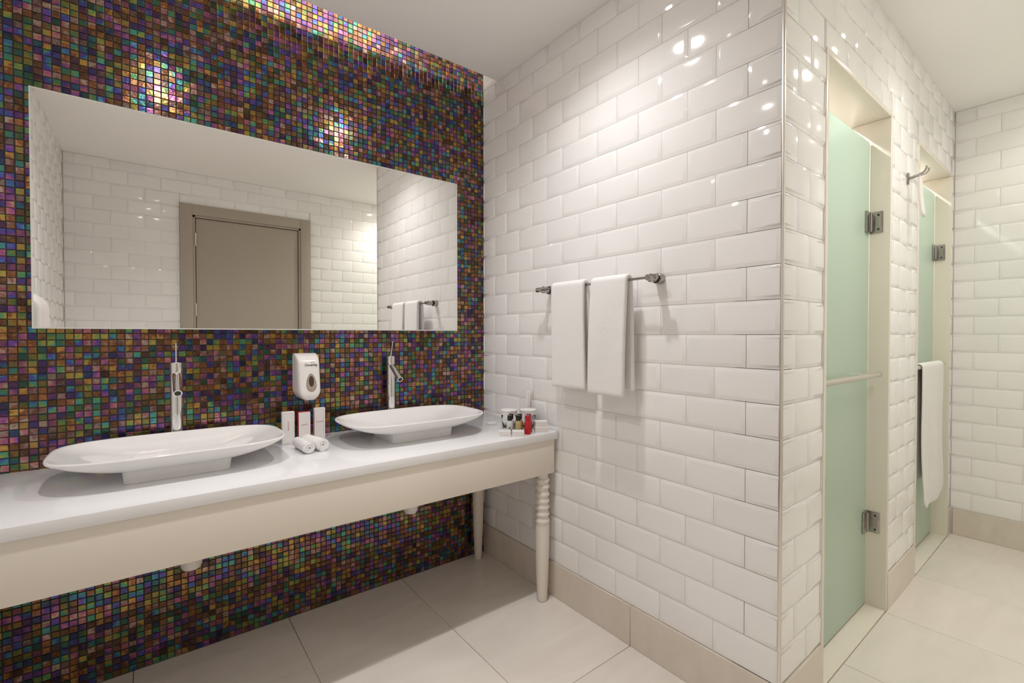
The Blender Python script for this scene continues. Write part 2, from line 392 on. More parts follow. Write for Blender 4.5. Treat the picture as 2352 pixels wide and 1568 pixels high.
box('floor_tile', (2.74, Y1+WT, -0.006), (X2, D-0.1, 0.0), M['stone'], floor)

# ------------------------------------------------------------------ mosaic wall
MIR = (-0.290, 1.260, 1.199, 1.9555)                           # mirror x0 x1 z0 z1
def mosaic():
    f = 1071.0; yaw = R(37.885)
    cells = []
    nx = int((X0-XL)/MP) + 1; nz = int((HC+0.235-MZ)/MP)
    for i in range(nx):
        for k in range(nz):
            x, z = MX + i*MP, MZ + k*MP
            if x + 0.006 > X0: continue
            if x > MIR[0]+0.002 and x+MP < MIR[1]-0.002 and z > MIR[2]+0.002 and z+MP < MIR[3]-0.002: continue
            cx, cz = x+MP/2, z+MP/2
            fw = cx*math.sin(yaw) + D*math.cos(yaw); rt = cx*math.cos(yaw) - D*math.sin(yaw)
            u, v = 1176 + f*rt/fw, 784 - f*(cz-1.18+0.0148*fw)/fw
            vis = 4 < u < 2348 and 4 < v < 1560
            if 0.55 < cz < ZC+0.012: vis = False               # behind the vanity
            if cz < 0.55 and cz > 0.30 - 0.0*cx: pass
            if cz < 0.62:                                      # apron hides the wall above this line
                s = (YF)/D; za = 1.18 + (0.57-1.18)*1.0; zl = 1.18 + (0.57-1.18)/s
                if cz > zl: vis = False
            if 0.75 < cz < 0.90 and (-0.2 < cx < 0.42 or 0.62 < cx < 1.2): vis = False
            cells.append((-(f/fw)*(f/fw)*(D/fw) if vis else 1.0, x, z))
    cells.sort()
    c = 0.0008; tp = 0.0034
    def tv(x0, z0, x1, z1, rng):
        a, b = rng.gauss(0, 0.012), rng.gauss(0, 0.012)
        cx, cz = (x0+x1)/2, (z0+z1)/2
        vs = []
        for (inset, n) in ((0, 0.0), (0.0003, tp-0.0009), (0.0013, tp)):
            for px, pz in ((x0+inset, z0+inset), (x1-inset, z0+inset), (x1-inset, z1-inset), (x0+inset, z1-inset)):
                off = n + ((px-cx)*a + (pz-cz)*b if n > 0 else 0)
                vs.append((px, D-off, pz))
        return vs
    F = [(8,9,10,11)] + [(q+i, q+(i+1) % 4, q+4+(i+1) % 4, q+4+i) for q in (0, 4) for i in range(4)]
    rng = random.Random(3)
    # shared mesh for the tiles that are parts of their own
    hw = MP/2 - c
    vs = [(p[0], p[1]-D, p[2]) for p in tv(-hw, -hw, hw, hw, random.Random(1))]
    me = bpy.data.meshes.new('mosaic_tile'); me.from_pydata(vs, [], F); me.update(); me.materials.append(M['mosaic'])
    for s, x, z in cells[:300]:
        o = bpy.data.objects.new('mosaic_tile', me); o.location = (x+MP/2, D, z+MP/2)
        o.rotation_euler = (rng.gauss(0, 0.012), 0, rng.gauss(0, 0.012)); link(o, w_front)
    V, FF = [], []
    for s, x, z in cells[300:]:
        n = len(V); V += tv(x+c, z+c, min(x+MP-c, X0-0.0005), z+MP-c, rng); FF += [tuple(n+i for i in q) for q in F]
    o = mesh('mosaic_tiles', V, FF, M['mosaic'], w_front); o['kind'] = 'stuff'
mosaic()

# ------------------------------------------------------------------ mirror
mr_ = tag(empty('wall_mirror', ((MIR[0]+MIR[1])/2, D, MIR[2])), 'wide frameless wall mirror on the iridescent mosaic above both basins', 'mirror')
mx, mz = (MIR[1]-MIR[0])/2, MIR[3]-MIR[2]
box('backing', (-mx+0.03, -0.010, 0.03), (mx-0.03, -0.0036, mz-0.03), M['mirror_edge'], mr_)
bm = bmesh.new(); bm_box(bm, (-mx, -0.0155, 0), (mx, -0.0100, mz))
from_bm('glass_edge', bm, M['mirror_edge'], mr_)
be = 0.004
vs = [(-mx,-0.0157,0),(mx,-0.0157,0),(mx,-0.0157,mz),(-mx,-0.0157,mz),(-mx+be,-0.0166,be),(mx-be,-0.0166,be),(mx-be,-0.0166,mz-be),(-mx+be,-0.0166,mz-be)]
mesh('mirror_plate', vs, [(4,5,6,7)], M['mirror'], mr_)
mesh('bevelled_edge', vs, [(i, (i+1) % 4, 4+(i+1) % 4, 4+i) for i in range(4)], M['mirror_edge'], mr_)

# ------------------------------------------------------------------ grey door behind the camera (seen in the mirror)
d3 = struct(empty('door_3', ((DX0+DX1)/2, YB, 0)))
hx = (DX1-DX0)/2; fw_ = 0.085
for sx in (-1, 1):
    box('casing', (min(sx*hx, sx*(hx-fw_)), -0.02, 0), (max(sx*hx, sx*(hx-fw_)), 0.018, DZ), M['door'], d3, bev=0.002)
    box('stop', (min(sx*(hx-fw_), sx*(hx-fw_-0.018)), -0.02, 0), (max(sx*(hx-fw_), sx*(hx-fw_-0.018)), 0.006, DZ-fw_), M['door'], d3, bev=0.001)
box('head_casing', (-hx+fw_, -0.02, DZ-fw_), (hx-fw_, 0.016, DZ), M['door'], d3, bev=0.002)
box('head_stop', (-hx+fw_, -0.02, DZ-fw_-0.018), (hx-fw_, 0.006, DZ-fw_), M['door'], d3, bev=0.001)
box('gap', (-hx+fw_, -0.06, 0), (hx-fw_, -0.030, DZ-fw_), M['doorgap'], d3)
lf = box('door_leaf', (-hx+fw_+0.023, -0.045, 0.008), (hx-fw_-0.023, -0.004, DZ-fw_-0.023), M['door'], d3, bev=0.0015)
for z in (0.28, 1.33, 1.90):
    tube('hinge', [(-hx+fw_+0.019, 0.006, z), (-hx+fw_+0.019, 0.006, z+0.105)], 0.0065, M['satin'], d3)
hd = tube('door_handle', [(hx-fw_-0.08, -0.004, 1.02), (hx-fw_-0.08, 0.05, 1.02), (hx-fw_-0.21, 0.05, 1.02)], 0.009, M['satin'], d3)

# ------------------------------------------------------------------ frosted glass doors of the corridor wall
GY = 0.652
def glass_door(name, a, b):
    e = struct(empty(name, ((a+b)/2, Y1, 0)))
    ox = (a+b)/2; L = (b-a)/2; t = 0.022; y0, y1 = -0.002, WT
    box('jamb', (-L, y0, 0), (-L+t, y1, ZH-t), M['jamb'], e, bev=0.002)
    box('jamb', (L-t, y0, 0), (L, y1, ZH-t), M['jamb'], e, bev=0.002)
    box('lintel', (-L, y0, ZH-t), (L, y1, ZH), M['jamb'], e, bev=0.002)
    box('threshold', (-L+t, 0.0, -0.006), (L-t, y1, 0.004), M['jamb'], e, bev=0.001)
    gy = GY - Y1; gz = 2.005
    p = box('glass_panel', (-L+t+0.004, gy-0.004, 0.010), (L-t-0.007, gy+0.004, gz), M['frost'], e, bev=0.001, seg=1)
    box('seal', (-L+t+0.004, gy-0.003, 0.005), (L-t-0.007, gy+0.003, 0.0105), M['joint'], e)
    for z in (0.325, 1.615):                                   # wall hinges
        h = box('hinge', (L-t-0.062, gy-0.012, z), (L-t-0.014, gy-0.0042, z+0.09), M['nickel'], e, bev=0.0015)
        box('hinge_plate', (L-t-0.0045, gy-0.052, z), (L-t-0.0003, gy-0.002, z+0.09), M['nickel'], h, bev=0.001)
        tube('hinge_pin', [(L-t-0.010, gy-0.010, z+0.006), (L-t-0.010, gy-0.010, z+0.084)], 0.0065, M['nickel'], h)
        for zz in (0.015, 0.075): lathe('screw', [(0.0045, 0), (0.004, -0.0012)], M['darkhole'], h, 12, (L-t-0.0047, gy-0.036, z+zz), 'x')
        box('hinge_back', (L-t-0.062, gy+0.0042, z), (L-t-0.014, gy+0.010, z+0.09), M['nickel'], h, bev=0.0015)
    hx0, hx1, hz, hy = -L+t+0.045, L-t-0.035, 1.012, gy-0.050
    h = tube('pull_bar', [(hx0, hy, hz), (hx1, hy, hz)], 0.0115, M['satin'], e, 20)
    for x in (hx0+0.10, hx1-0.10): tube('post', [(x, hy, hz), (x, gy-0.004, hz)], 0.007, M['satin'], h)
    for x, s in ((hx0, -1), (hx1, 1)): lathe('end_cap', [(0.0122, 0), (0.0122, 0.007*s), (0.010, 0.010*s)], M['satin'], h, 20, (x, hy, hz), 'x')
    return e
glass_door('door_1', *OP[0]); glass_door('door_2', *OP[1])

# ------------------------------------------------------------------ vanity table
v = tag(empty('vanity_table', (0, 0, 0)), 'long white vanity table on turned legs along the mosaic wall', 'table')
VX0, VX1 = XL+0.004, X0-0.020
box('apron_front', (VX0, YF+0.006, 0.571), (VX1-0.004, YF+0.030, 0.7185), M['paint'], v, bev=0.0015)
box('apron_side', (VX1-0.028, YF+0.030, 0.571), (VX1-0.004, D-0.012, 0.7185), M['paint'], v, bev=0.0015)
box('apron_side', (VX0, YF+0.030, 0.571), (VX0+0.024, D-0.012, 0.7185), M['paint'], v, bev=0.0015)
box('apron_back', (VX0, D-0.035, 0.60), (VX1, D-0.012, 0.7185), M['paint'], v)
def leg(x, y):
    pr = [(0.026, 0.572), (0.026, 0.560), (0.0255, 0.548)]
    for zc_ in (0.538, 0.509, 0.476, 0.447, 0.419, 0.388):
        pr += [(0.0265, zc_+0.010), (0.0315, zc_+0.005), (0.0322, zc_), (0.0305, zc_-0.005), (0.0262, zc_-0.011), (0.0252, zc_-0.016)]
    pr += [(0.0300, 0.366), (0.0325, 0.362), (0.0325, 0.352), (0.0305, 0.350), (0.0318, 0.335), (0.0312, 0.25), (0.0268, 0.10), (0.0215, 0.012), (0.0205, 0.004), (0.017, 0.0)]
    lathe('leg', list(reversed(pr)), M['paint'], v, 32, (x, y, 0), angle=60)
for x in (1.368, -0.41):
    leg(x, 1.540)
def leg_plain(x, y):
    pr = [(0.017, 0), (0.0185, 0.004), (0.019, 0.012), (0.0255, 0.16), (0.031, 0.40), (0.032, 0.452), (0.031, 0.455), (0.028, 0.458), (0.0275, 0.475), (0.032, 0.480), (0.031, 0.492), (0.027, 0.50), (0.027, 0.572)]
    lathe('leg', pr, M['paint'], v, 32, (x, y, 0), angle=60)
for x in (1.361, -0.41): leg_plain(x, 2.040)
ct = tag(empty('countertop', (0, 0, 0)), 'glossy white stone countertop lying on the turned-leg vanity table', 'countertop')
box('slab', (VX0, YF, 0.7195), (X0-0.006, D-0.005, ZC), M['quartz'], ct, bev=0.0015)

# ------------------------------------------------------------------ basins
def sink(cx, cy, label):
    e = tag(empty('vessel_sink', (cx, cy, ZC)), label, 'sink', 'vessel sinks on the countertop')
    N = 96
    def ring(a, b, n, z):
        out = []
        for i in range(N):
            t = 2*PI*i/N; c, s = math.cos(t), math.sin(t)
            out.append((a*math.copysign(abs(c)**(2/n), c), b*math.copysign(abs(s)**(2/n), s), z))
        return out
    A, B, n = 0.301, 0.190, 3.6
    zr = 0.0885
    rs = [ring(0.118, 0.100, 9, 0.016), ring(0.128, 0.110, 9, 0.036), ring(0.165, 0.128, 7, 0.040), ring(0.215, 0.148, 5, 0.050), ring(0.258, 0.168, 4.2, 0.062), ring(0.285, 0.181, 3.8, 0.073),
          ring(0.296, 0.1865, 3.6, 0.0785), ring(A-0.001, B-0.001, n, 0.0805), ring(A, B, n, 0.083), ring(A, B, n, 0.0860), ring(A-0.002, B-0.002, n, zr), ring(A-0.006, B-0.006, n, zr),
          ring(A-0.010, B-0.010, n, zr-0.001), ring(A-0.016, B-0.014, n, zr-0.005), ring(0.264, 0.168, 4.0, 0.073), ring(0.222, 0.150, 4.4, 0.058), ring(0.178, 0.132, 5, 0.046), ring(0.145, 0.114, 5, 0.0385), ring(0.110, 0.090, 5, 0.0315), ring(0.07, 0.06, 3, 0.0275), ring(0.03, 0.03, 2, 0.026)]
    rings('bowl', rs, M['ceramic'], e, True, True, True, True, 70)
    bs = [ring(0.131, 0.109, 14, 0.0), ring(0.133, 0.111, 14, 0.002), ring(0.137, 0.114, 14, 0.040)]
    rings('pedestal', bs, M['ceramic'], e, True, True, True, True, 40)
    lathe('drain', [(0.026, 0.0265), (0.026, 0.0285), (0.020, 0.0295), (0.012, 0.031), (0.004, 0.0315)], M['chrome'], e, 28)
    return e
sink(0.070, 1.826, 'white vessel basin nearest the camera, left of the soap dispenser')
sink(0.882, 1.826, 'white vessel basin right of the soap dispenser, beside the toiletries')
def faucet(cx, lean, label):
    e = tag(empty('faucet', (cx, 2.0475, ZC)), label, 'faucet', 'tall chrome basin faucets')
    lathe('body', [(0.0215, 0), (0.0215, 0.004), (0.0192, 0.006), (0.0192, 0.2900)], M['chrome'], e, 36)
    lathe('cap', [(0.0186, 0.2904), (0.0192, 0.2918), (0.0192, 0.3280), (0.0180, 0.3292)], M['chrome'], e, 36)
    a = Vector((0, -0.012, 0.285)); b = Vector((0, -0.100, 0.230)); d = (b-a).normalized()
    sp = tube('spout', [a, a.lerp(b, 0.5), b], 0.0125, M['chrome'], e, 24, False)
    tube('nozzle_ring', [b-d*0.001, b+d*0.003], 0.0132, M['chrome'], sp, 24)
    tube('aerator', [b+d*0.0032, b+d*0.0036], 0.0098, M['darkhole'], sp, 20)
    tube('lever', [(0, 0, 0.328), (lean, 0.0, 0.398)], [0.0028, 0.0022], M['chrome'], e, 10)
    return e
faucet(0.075, 0.000, 'chrome pillar faucet behind the basin nearest the camera, lever upright')
faucet(0.882, 0.010, 'chrome pillar faucet behind the right basin, lever leaning right')
# bottle traps under the table
def trap(cx, label):
    e = tag(empty('bottle_trap', (cx, 1.85, 0.409)), label, 'pipe', 'bottle traps under the basins')
    lathe('cup', [(0.010, 0.0), (0.024, 0.004), (0.030, 0.014), (0.031, 0.030), (0.031, 0.085), (0.026, 0.092)], M['plastic'], e, 28)
    tube('tail_pipe', [(0, 0, 0.09), (0, 0, 0.30)], 0.016, M['plastic'], e, 18)
    tube('waste_pipe', [(0, 0.028, 0.065), (0, D-1.85-0.006, 0.065)], 0.016, M['plastic'], e, 18)
    return e
trap(0.103, 'white bottle trap under the table below the nearer basin'); trap(0.885, 'white bottle trap under the table below the right basin')

# ------------------------------------------------------------------ soap dispenser
def dispenser():
    e = tag(empty('soap_dispenser', (0.5135, D-0.004, 0.915)), 'white wall soap dispenser with a drop-shaped window between the faucets', 'soap dispenser')
    H = 0.187; N = 40
    rs = []
    for k in range(25):
        s = k/24; z = H*s
        wd = 0.0445
        if s < 0.22: wd *= math.sqrt(max(0.0, 1-((0.22-s)/0.22)**2*0.78))
        dp = 0.112 - 0.030*s
        if s < 0.16: dp *= 0.90+0.10*math.sin(s/0.16*PI/2)
        if s > 0.80: dp *= math.sqrt(max(0.05, 1-((s-0.80)/0.205)**2*0.9))
        if s > 0.93: wd *= 1-((s-0.93)/0.07)**2*0.06
        ring = []
        for i in range(N):                                     # half super-ellipse, flat on the wall
            t = PI*i/(N-1); c, sn = math.cos(t), math.sin(t)
            ring.append((wd*math.copysign(abs(c)**(2/7), c), -dp*abs(sn)**(2/7), z))
        rs.append(ring)
    b = rings('housing', rs, M['plastic'], e, True, True, True, True, 60)
    def fy(z): return -(0.112-0.030*z/H) - 0.0004
    def drop(name, h0, h1, wmax, off, m, rimw=None):
        pts = []
        for i in range(40):
            t = 2*PI*i/40
            z = (h0+h1)/2 - (h1-h0)/2*math.cos(t)
            q = (z-h0)/(h1-h0)
            x = wmax*math.sin(t)*(1.0-0.42*q)
            pts.append((x+0.004, fy(z)-off, z))
        n = len(pts); vs = pts + [(p[0], p[1]+0.0015, p[2]) for p in pts]
        fs = [tuple(range(n))] + [(i, n+i, n+(i+1) % n, (i+1) % n) for i in range(n)]
        return mesh(name, vs, fs, m, e)
    drop('window_rim', 0.034, 0.106, 0.0238, 0.0006, M['rimgrey'])
    drop('window', 0.036, 0.103, 0.0215, 0.0012, M['window'])
    n = 28
    pts = [(0.004+0.0098*math.cos(2*PI*i/n), fy(0.0755+0.0215*math.sin(2*PI*i/n))-0.0018, 0.0755+0.0215*math.sin(2*PI*i/n)) for i in range(n)]
    mesh('window_core', pts, [tuple(reversed(range(n)))], M['window_dark'], e)
    sl = math.atan2(0.030, H)
    mt = Matrix.Translation((0.006, fy(0.141)-0.0004, 0.141)) @ Matrix.Rotation(R(90)-sl, 4, 'X')
    text_mesh('brand_lettering', 'Owerity', 0.0145, mt, M['label_dark'], e, 0.0002)
    tube('lettering_arch', [(0.012+0.0075*math.cos(PI-PI*i/10), fy(0.150)-0.0010, 0.1485+0.0055*math.sin(PI*i/10)) for i in range(11)], 0.0004, M['label_dark'], e, 6)
dispenser()

# ------------------------------------------------------------------ amenity boxes behind the dispenser
def carton(p, ang, w_, d_, h_, cm, side, label, word, vertical, frame):
    e = tag(empty('amenity_carton', (p[0], p[1], ZC), ang), label, 'carton', 'amenity cartons under the soap dispenser')
    box('carton_body', (0, 0.0006, 0), (w_, d_, h_), side, e, bev=0.0008, seg=1)
    box('front_panel', (0.0006, -0.0004, 0.0006), (w_-0.0006, 0.0006, h_-0.0006), cm, e)
    if frame:
        i, t = 0.006, 0.0006
        boxes('printed_frame', [((i, -0.0007, i), (i+t, -0.0004, h_-i)), ((w_-i-t, -0.0007, i), (w_-i, -0.0004, h_-i)), ((i, -0.0007, i), (w_-i, -0.0004, i+t)), ((i, -0.0007, h_-i-t), (w_-i, -0.0004, h_-i))], M['pinkprint'], e)
    mt = Matrix.Translation((w_*0.5, -0.0006, h_*0.56)) @ Matrix.Rotation(R(90), 4, 'X')
    if vertical: mt = mt @ Matrix.Rotation(R(90), 4, 'Z')
    text_mesh('lettering', word, 0.0072 if not vertical else 0.0065, mt, M['redprint'], e)
carton((0.407, 1.985), R(-2), 0.045, 0.022, 0.124, M['card'], M['card'], 'white amenity carton with a thin frame and upright print, leftmost of three', 'DENTAL KIT', True, True)
carton((0.468, 1.990), R(-1), 0.045, 0.024, 0.117, M['card'], M['redcard'], 'amenity carton with a white front and bright red sides, middle of three', 'VANITY', False, False)
carton((0.530, 1.995), R(-2), 0.042, 0.022, 0.127, M['card'], M['card'], 'tallest white amenity carton with one line of print, rightmost of three', 'SHAVING', False, True)
def roll(p, ang, r, L, label):
    e = tag(empty('rolled_towel', (p[0], p[1], ZC), ang), label, 'towel', 'rolled face towels by the cartons')
    th = 0.0046; turns = (r-0.004)/(th*1.12); n = int(turns*26)
    pts = []
    for i in range(n+1):
        a = 2*PI*turns*i/n; rr = 0.003 + (r-th/2-0.003)*i/n
        pts.append((a, rr))
    vs, fs = [], []
    NY = 6
    for jy in range(NY+1):
        y = L*jy/NY
        for (a, rr) in pts:
            sq = 0.93
            for o_ in (-th/2, th/2):
                q = rr+o_
                bulge = 0.0015*math.sin(a*0.5)*(1 if jy in (0, NY) else 0)
                vs.append((q*math.cos(-a-0.9)*1.03, y-bulge, r*sq+0.0010+q*math.sin(-a-0.9)*sq))
    m_ = 2*(n+1)
    for jy in range(NY):
        for i in range(n):
            a0, b0 = jy*m_+2*i, jy*m_+2*(i+1); a1, b1 = a0+m_, b0+m_
            fs += [(a0, a1, b1, b0), (a0+1, b0+1, b1+1, a1+1)]
        i = n; a0 = jy*m_+2*n; fs.append((a0, a0+m_, a0+m_+1, a0+1)); a0 = jy*m_; fs.append((a0, a0+1, a0+m_+1, a0+m_))
    for jy, fl in ((0, False), (NY, True)):
        for i in range(n):
            q = (jy*m_+2*i, jy*m_+2*i+1, jy*m_+2*i+3, jy*m_+2*i+2); fs.append(tuple(reversed(q)) if fl else q)
    o = mesh('spiral_cloth', vs, fs, M['towel'], e, True, 50)
roll((0.449, 1.760), R(3), 0.0225, 0.125, 'small rolled white face towel, the one nearer the left basin')
roll((0.499, 1.772), R(12), 0.0255, 0.120, 'larger rolled white face towel, the one nearer the right basin')

# ------------------------------------------------------------------ toiletries at the end of the counter
def cbox(p, ang, w_, d_, h_, z, label, grp='small soap boxes by the glasses'):
    e = tag(empty('soap_box', (p[0], p[1], z), ang), label, 'box', grp)
    box('box_body', (0, 0, 0), (w_, d_, h_*0.62), M['card'], e, bev=0.0006, seg=1)
    box('box_lid', (-0.0004, -0.0004, h_*0.62+0.0003), (w_+0.0004, d_+0.0004, h_), M['card'], e, bev=0.0008, seg=1)
    boxes('printed_line', [((0.006, -0.0007, h_*0.3), (w_-0.006, -0.0001, h_*0.3+0.0008))], M['pinkprint'], e)
cbox((1.154, 1.572), R(-38), 0.049, 0.034, 0.0235, ZC, 'small white soap box at the left front of the toiletries')
cbox((1.198, 1.538), R(-38), 0.049, 0.034, 0.0235, ZC, 'small white soap box in front of the yellow bottle')
cbox((1.325, 1.538), R(-30), 0.060, 0.036, 0.0245, ZC, 'lower white soap box of the stack of two by the tiled wall')
cbox((1.329, 1.540), R(-28), 0.054, 0.032, 0.0245, ZC+0.0248, 'upper white soap box of the stack of two by the tiled wall')
def bottle(p, body, cap, label, mark=False):
    e = tag(empty('toiletry_bottle', (p[0], p[1], ZC), 0), label, 'bottle', 'miniature toiletry bottles')
    lathe('bottle_body', [(0.0115, 0), (0.0135, 0.0015), (0.0138, 0.006), (0.0138, 0.046), (0.0130, 0.051), (0.0100, 0.0545), (0.0085, 0.056), (0.0085, 0.0585)], body, e, 28)
    lathe('bottle_cap', [(0.0098, 0.0588), (0.0100, 0.0595), (0.0100, 0.0795), (0.0092, 0.0805)], cap, e, 28)
    lathe('label_band', [(0.01395, 0.016), (0.01395, 0.0185)], cap if not mark else M['label_dark'], e, 28, cap0=False, cap1=False)
    if mark:
        th = math.atan2(-p[1], -p[0]); 
        vs = [(0.0141*math.cos(th+a), 0.0141*math.sin(th+a), 0.027+b) for a, b in ((0, -0.006), (0.28, -0.002), (0.2, 0.002), (0, 0.008), (-0.2, 0.002), (-0.28, -0.002))]
        mesh('printed_drop', vs, [(0,1,2,3,4,5)], M['label_dark'], e)
bottle((1.2246, 1.590), M['liq_clear'], M['black'], 'milky white mini bottle with black cap and dark drop mark, front row', True)
bottle((1.2530, 1.566), M['liq_yellow'], M['black'], 'yellow mini bottle with black cap in the front row')
bottle((1.2837, 1.5400), M['liq_red'], M['redplastic'], 'red mini bottle with bright red cap at the counter edge')
bottle((1.2540, 1.6180), M['liq_clear'], M['black'], 'black-capped pale mini bottle behind the one with the drop mark')
bottle((1.2825, 1.5930), M['liq_orange'], M['black'], 'orange mini bottle with black cap behind the yellow one')
bottle((1.3130, 1.5670), M['liq_red'], M['darkred'], 'red mini bottle with dark red cap behind the front red one')
def tumbler(p, label):
    e = tag(empty('drinking_glass', (p[0], p[1], ZC)), label, 'glass', 'paper-capped drinking glasses')
    lathe('tumbler', [(0.024, 0.0), (0.0275, 0.001), (0.0300, 0.010), (0.0345, 0.045), (0.0355, 0.082), (0.0345, 0.083), (0.0335, 0.082), (0.0325, 0.045), (0.0275, 0.012), (0.020, 0.008)], M['glass'], e, 40, angle=60)
    rs = []
    for r_, z in ((0.0368, 0.066), (0.0372, 0.080), (0.0380, 0.0835), (0.0385, 0.0858), (0.0372, 0.0878), (0.030, 0.0885)):
        rs.append([(r_*(1+(0.012*math.sin(26*t) if z < 0.085 else 0))*math.cos(t), r_*(1+(0.012*math.sin(26*t) if z < 0.085 else 0))*math.sin(t), z) for t in [2*PI*i/104 for i in range(104)]])
    rings('paper_cap', rs, M['card'], e, False, True, True, True, 60)
tumbler((1.2900, 1.680), 'drinking glass with white pleated paper cap, nearer the right basin')
tumbler((1.3640, 1.634), 'drinking glass with white pleated paper cap, close against the tiled wall')
e = tag(empty('tall_carton', (1.398, 1.690, ZC)), 'slim tall white carton leaning on the tiles behind the glasses', 'carton')
mt = Matrix.Rotation(R(-37), 4, 'Z') @ Matrix.Rotation(R(4), 4, 'Y')
box('carton_body', (-0.011, -0.006, 0.001), (0.011, 0.006, 0.163), M['card'], e, bev=0.0008, seg=1, mtx=mt)
box('side_stripe', (0.0112, -0.005, 0.003), (0.0117, 0.005, 0.160), M['window'], e, mtx=mt)
box('printed_line', (0.003, -0.0064, 0.06), (0.0045, -0.0061, 0.15), M['pinkprint'], e, mtx=mt)
e = tag(empty('folded_card', (1.305, 1.835, ZC)), 'small white card with a dark line of print behind the right basin', 'card')
box('card_sheet', (-0.022, -0.03, 0.0004), (0.022, 0.03, 0.0014), M['card'], e, mtx=Matrix.Rotation(R(-20), 4, 'Z'))
text_mesh('lettering', 'welcome', 0.012, Matrix.Translation((0.0, -0.004, 0.0016)) @ Matrix.Rotation(R(-50), 4, 'Z'), M['label_dark'], e)

# ------------------------------------------------------------------ towel bar on the tiled wall with two hand towels
BX, BZ = X0-0.068, 1.377
tb = tag(empty('towel_bar', (X0, 1.245, BZ)), 'chrome towel bar with knurled brackets on the white tiled wall', 'towel bar')
tube('bar', [(BX-X0, -0.285, 0), (BX-X0, 0.315, 0)], 0.0045, M['nickel'], tb, 16)
for y in (-0.262, 0.295):
    b = lathe('bracket', [(0.0190, 0.0), (0.0195, -0.003), (0.0195, -0.020), (0.0180, -0.024), (0.0135, -0.026), (0.0135, -0.048), (0.0150, -0.050), (0.0150, -0.060), (0.0110, -0.064), (0.0110, -0.076), (0.0095, -0.079)], M['nickel'], tb, 32, (0, y, 0), 'x')
    lathe('collar', [(0.0165, -0.0255), (0.0168, -0.0275), (0.0168, -0.031), (0.0140, -0.0325)], M['darkhole'], b, 28, (0, y, 0), 'x')
    s = -1 if y < 0 else 1
    k = lathe('end_knob', [(0.0105, 0.010*s), (0.0110, 0.013*s), (0.0110, 0.030*s), (0.0085, 0.033*s)], M['nickel'], b, 10, (BX-X0, y, 0), 'y')
def drape(name, label, grp, x_bar, z_bar, r, width, front, back, axis, at, gapf, gapb, th, seed, shear=0.0, hem=0.0, fold=0.0, flare=0.0, cat='towel', back_off=0.0):
    """cloth over a bar: profile runs up the front, round the bar, down the back; front side faces -axis direction"""
    rng = random.Random(seed)
    prof = []
    n1 = 26
    for i in range(n1): prof.append((-gapf + (gapf - (r+th/2))*(i/(n1-1))**3 if True else 0, -front + front*i/(n1-1)))
    for i in range(1, 12):
        a = PI - PI*i/12; prof.append(((r+th/2)*math.cos(a), (r+th/2)*math.sin(a)))
    for i in range(n1): prof.append((gapb - (gapb-(r+th/2))*(1-i/(n1-1))**3, -back*i/(n1-1)))
    P = len(prof); NW = 18; vs, fs = [], []
    ph = [rng.uniform(0, 6.28) for _ in range(6)]
    for j in range(NW+1):
        t = j/NW - 0.5
        for i, (dx, dz) in enumerate(prof):
            s = i/(P-1); down = max(0.0, -dz)
            y = t*width*(1 + flare*down) + shear*(s-0.5)*down + 0.003*math.sin(ph[0]+dz*7) + (back_off*min(1.0, down/0.12) if i > P//2 else 0.0)
            wv = (fold if i < P//2 else fold*0.25)*down*(math.sin(t*9+ph[1]+dz*1.5) + 0.5*math.sin(t*17+ph[2])) + 0.0016*math.sin(t*6+ph[3]+dz*11)
            z = dz + hem*down*(0.25*math.sin(t*7+ph[4]) - 1.1*math.cos(PI*t) + 0.7 + 0.4*t)
            if axis == 'y': vs.append((x_bar+dx+wv, at+y, z_bar+z))
            else: vs.append((at+y, x_bar+dx+wv, z_bar+z))
    for j in range(NW):
        for i in range(P-1):
            q = (j*P+i, (j+1)*P+i, (j+1)*P+i+1, j*P+i+1); fs.append(q)
    base = Vector((x_bar, at, z_bar)) if axis == 'y' else Vector((at, x_bar, z_bar))
    vs = [Vector(p)-base for p in vs]
    o = mesh(name, vs, fs, M['towel'], None, True)
    o.location = base
    so = o.modifiers.new('thick', 'SOLIDIFY'); so.thickness = th; so.offset = 0.0
    su = o.modifiers.new('soft', 'SUBSURF'); su.levels = 1; su.render_levels = 1
    return tag(o, label, cat, grp)
drape('hand_towel', 'white hand towel on the chrome bar, the one nearer the mosaic wall', 'hand towels on the chrome bar', BX, BZ, 0.0048, 0.186, 0.415, 0.40, 'y', 1.362, 0.020, 0.022, 0.018, 4, shear=0.03)
drape('hand_towel', 'white hand towel on the chrome bar, the one farther from the mosaic wall', 'hand towels on the chrome bar', BX, BZ, 0.0048, 0.172, 0.425, 0.405, 'y', 1.150, 0.022, 0.024, 0.018, 9, shear=-0.03)

# ------------------------------------------------------------------ bath towel over the second door's pull bar
drape('bath_towel', 'white bath towel hanging over the pull bar of the far frosted door', None, GY-0.050, 1.012, 0.0118, 0.46, 0.73, 0.585, 'x', 3.320, 0.016, 0.014, 0.010, 21, shear=-0.16, hem=0.10, fold=0.010, flare=0.08, back_off=-0.05)

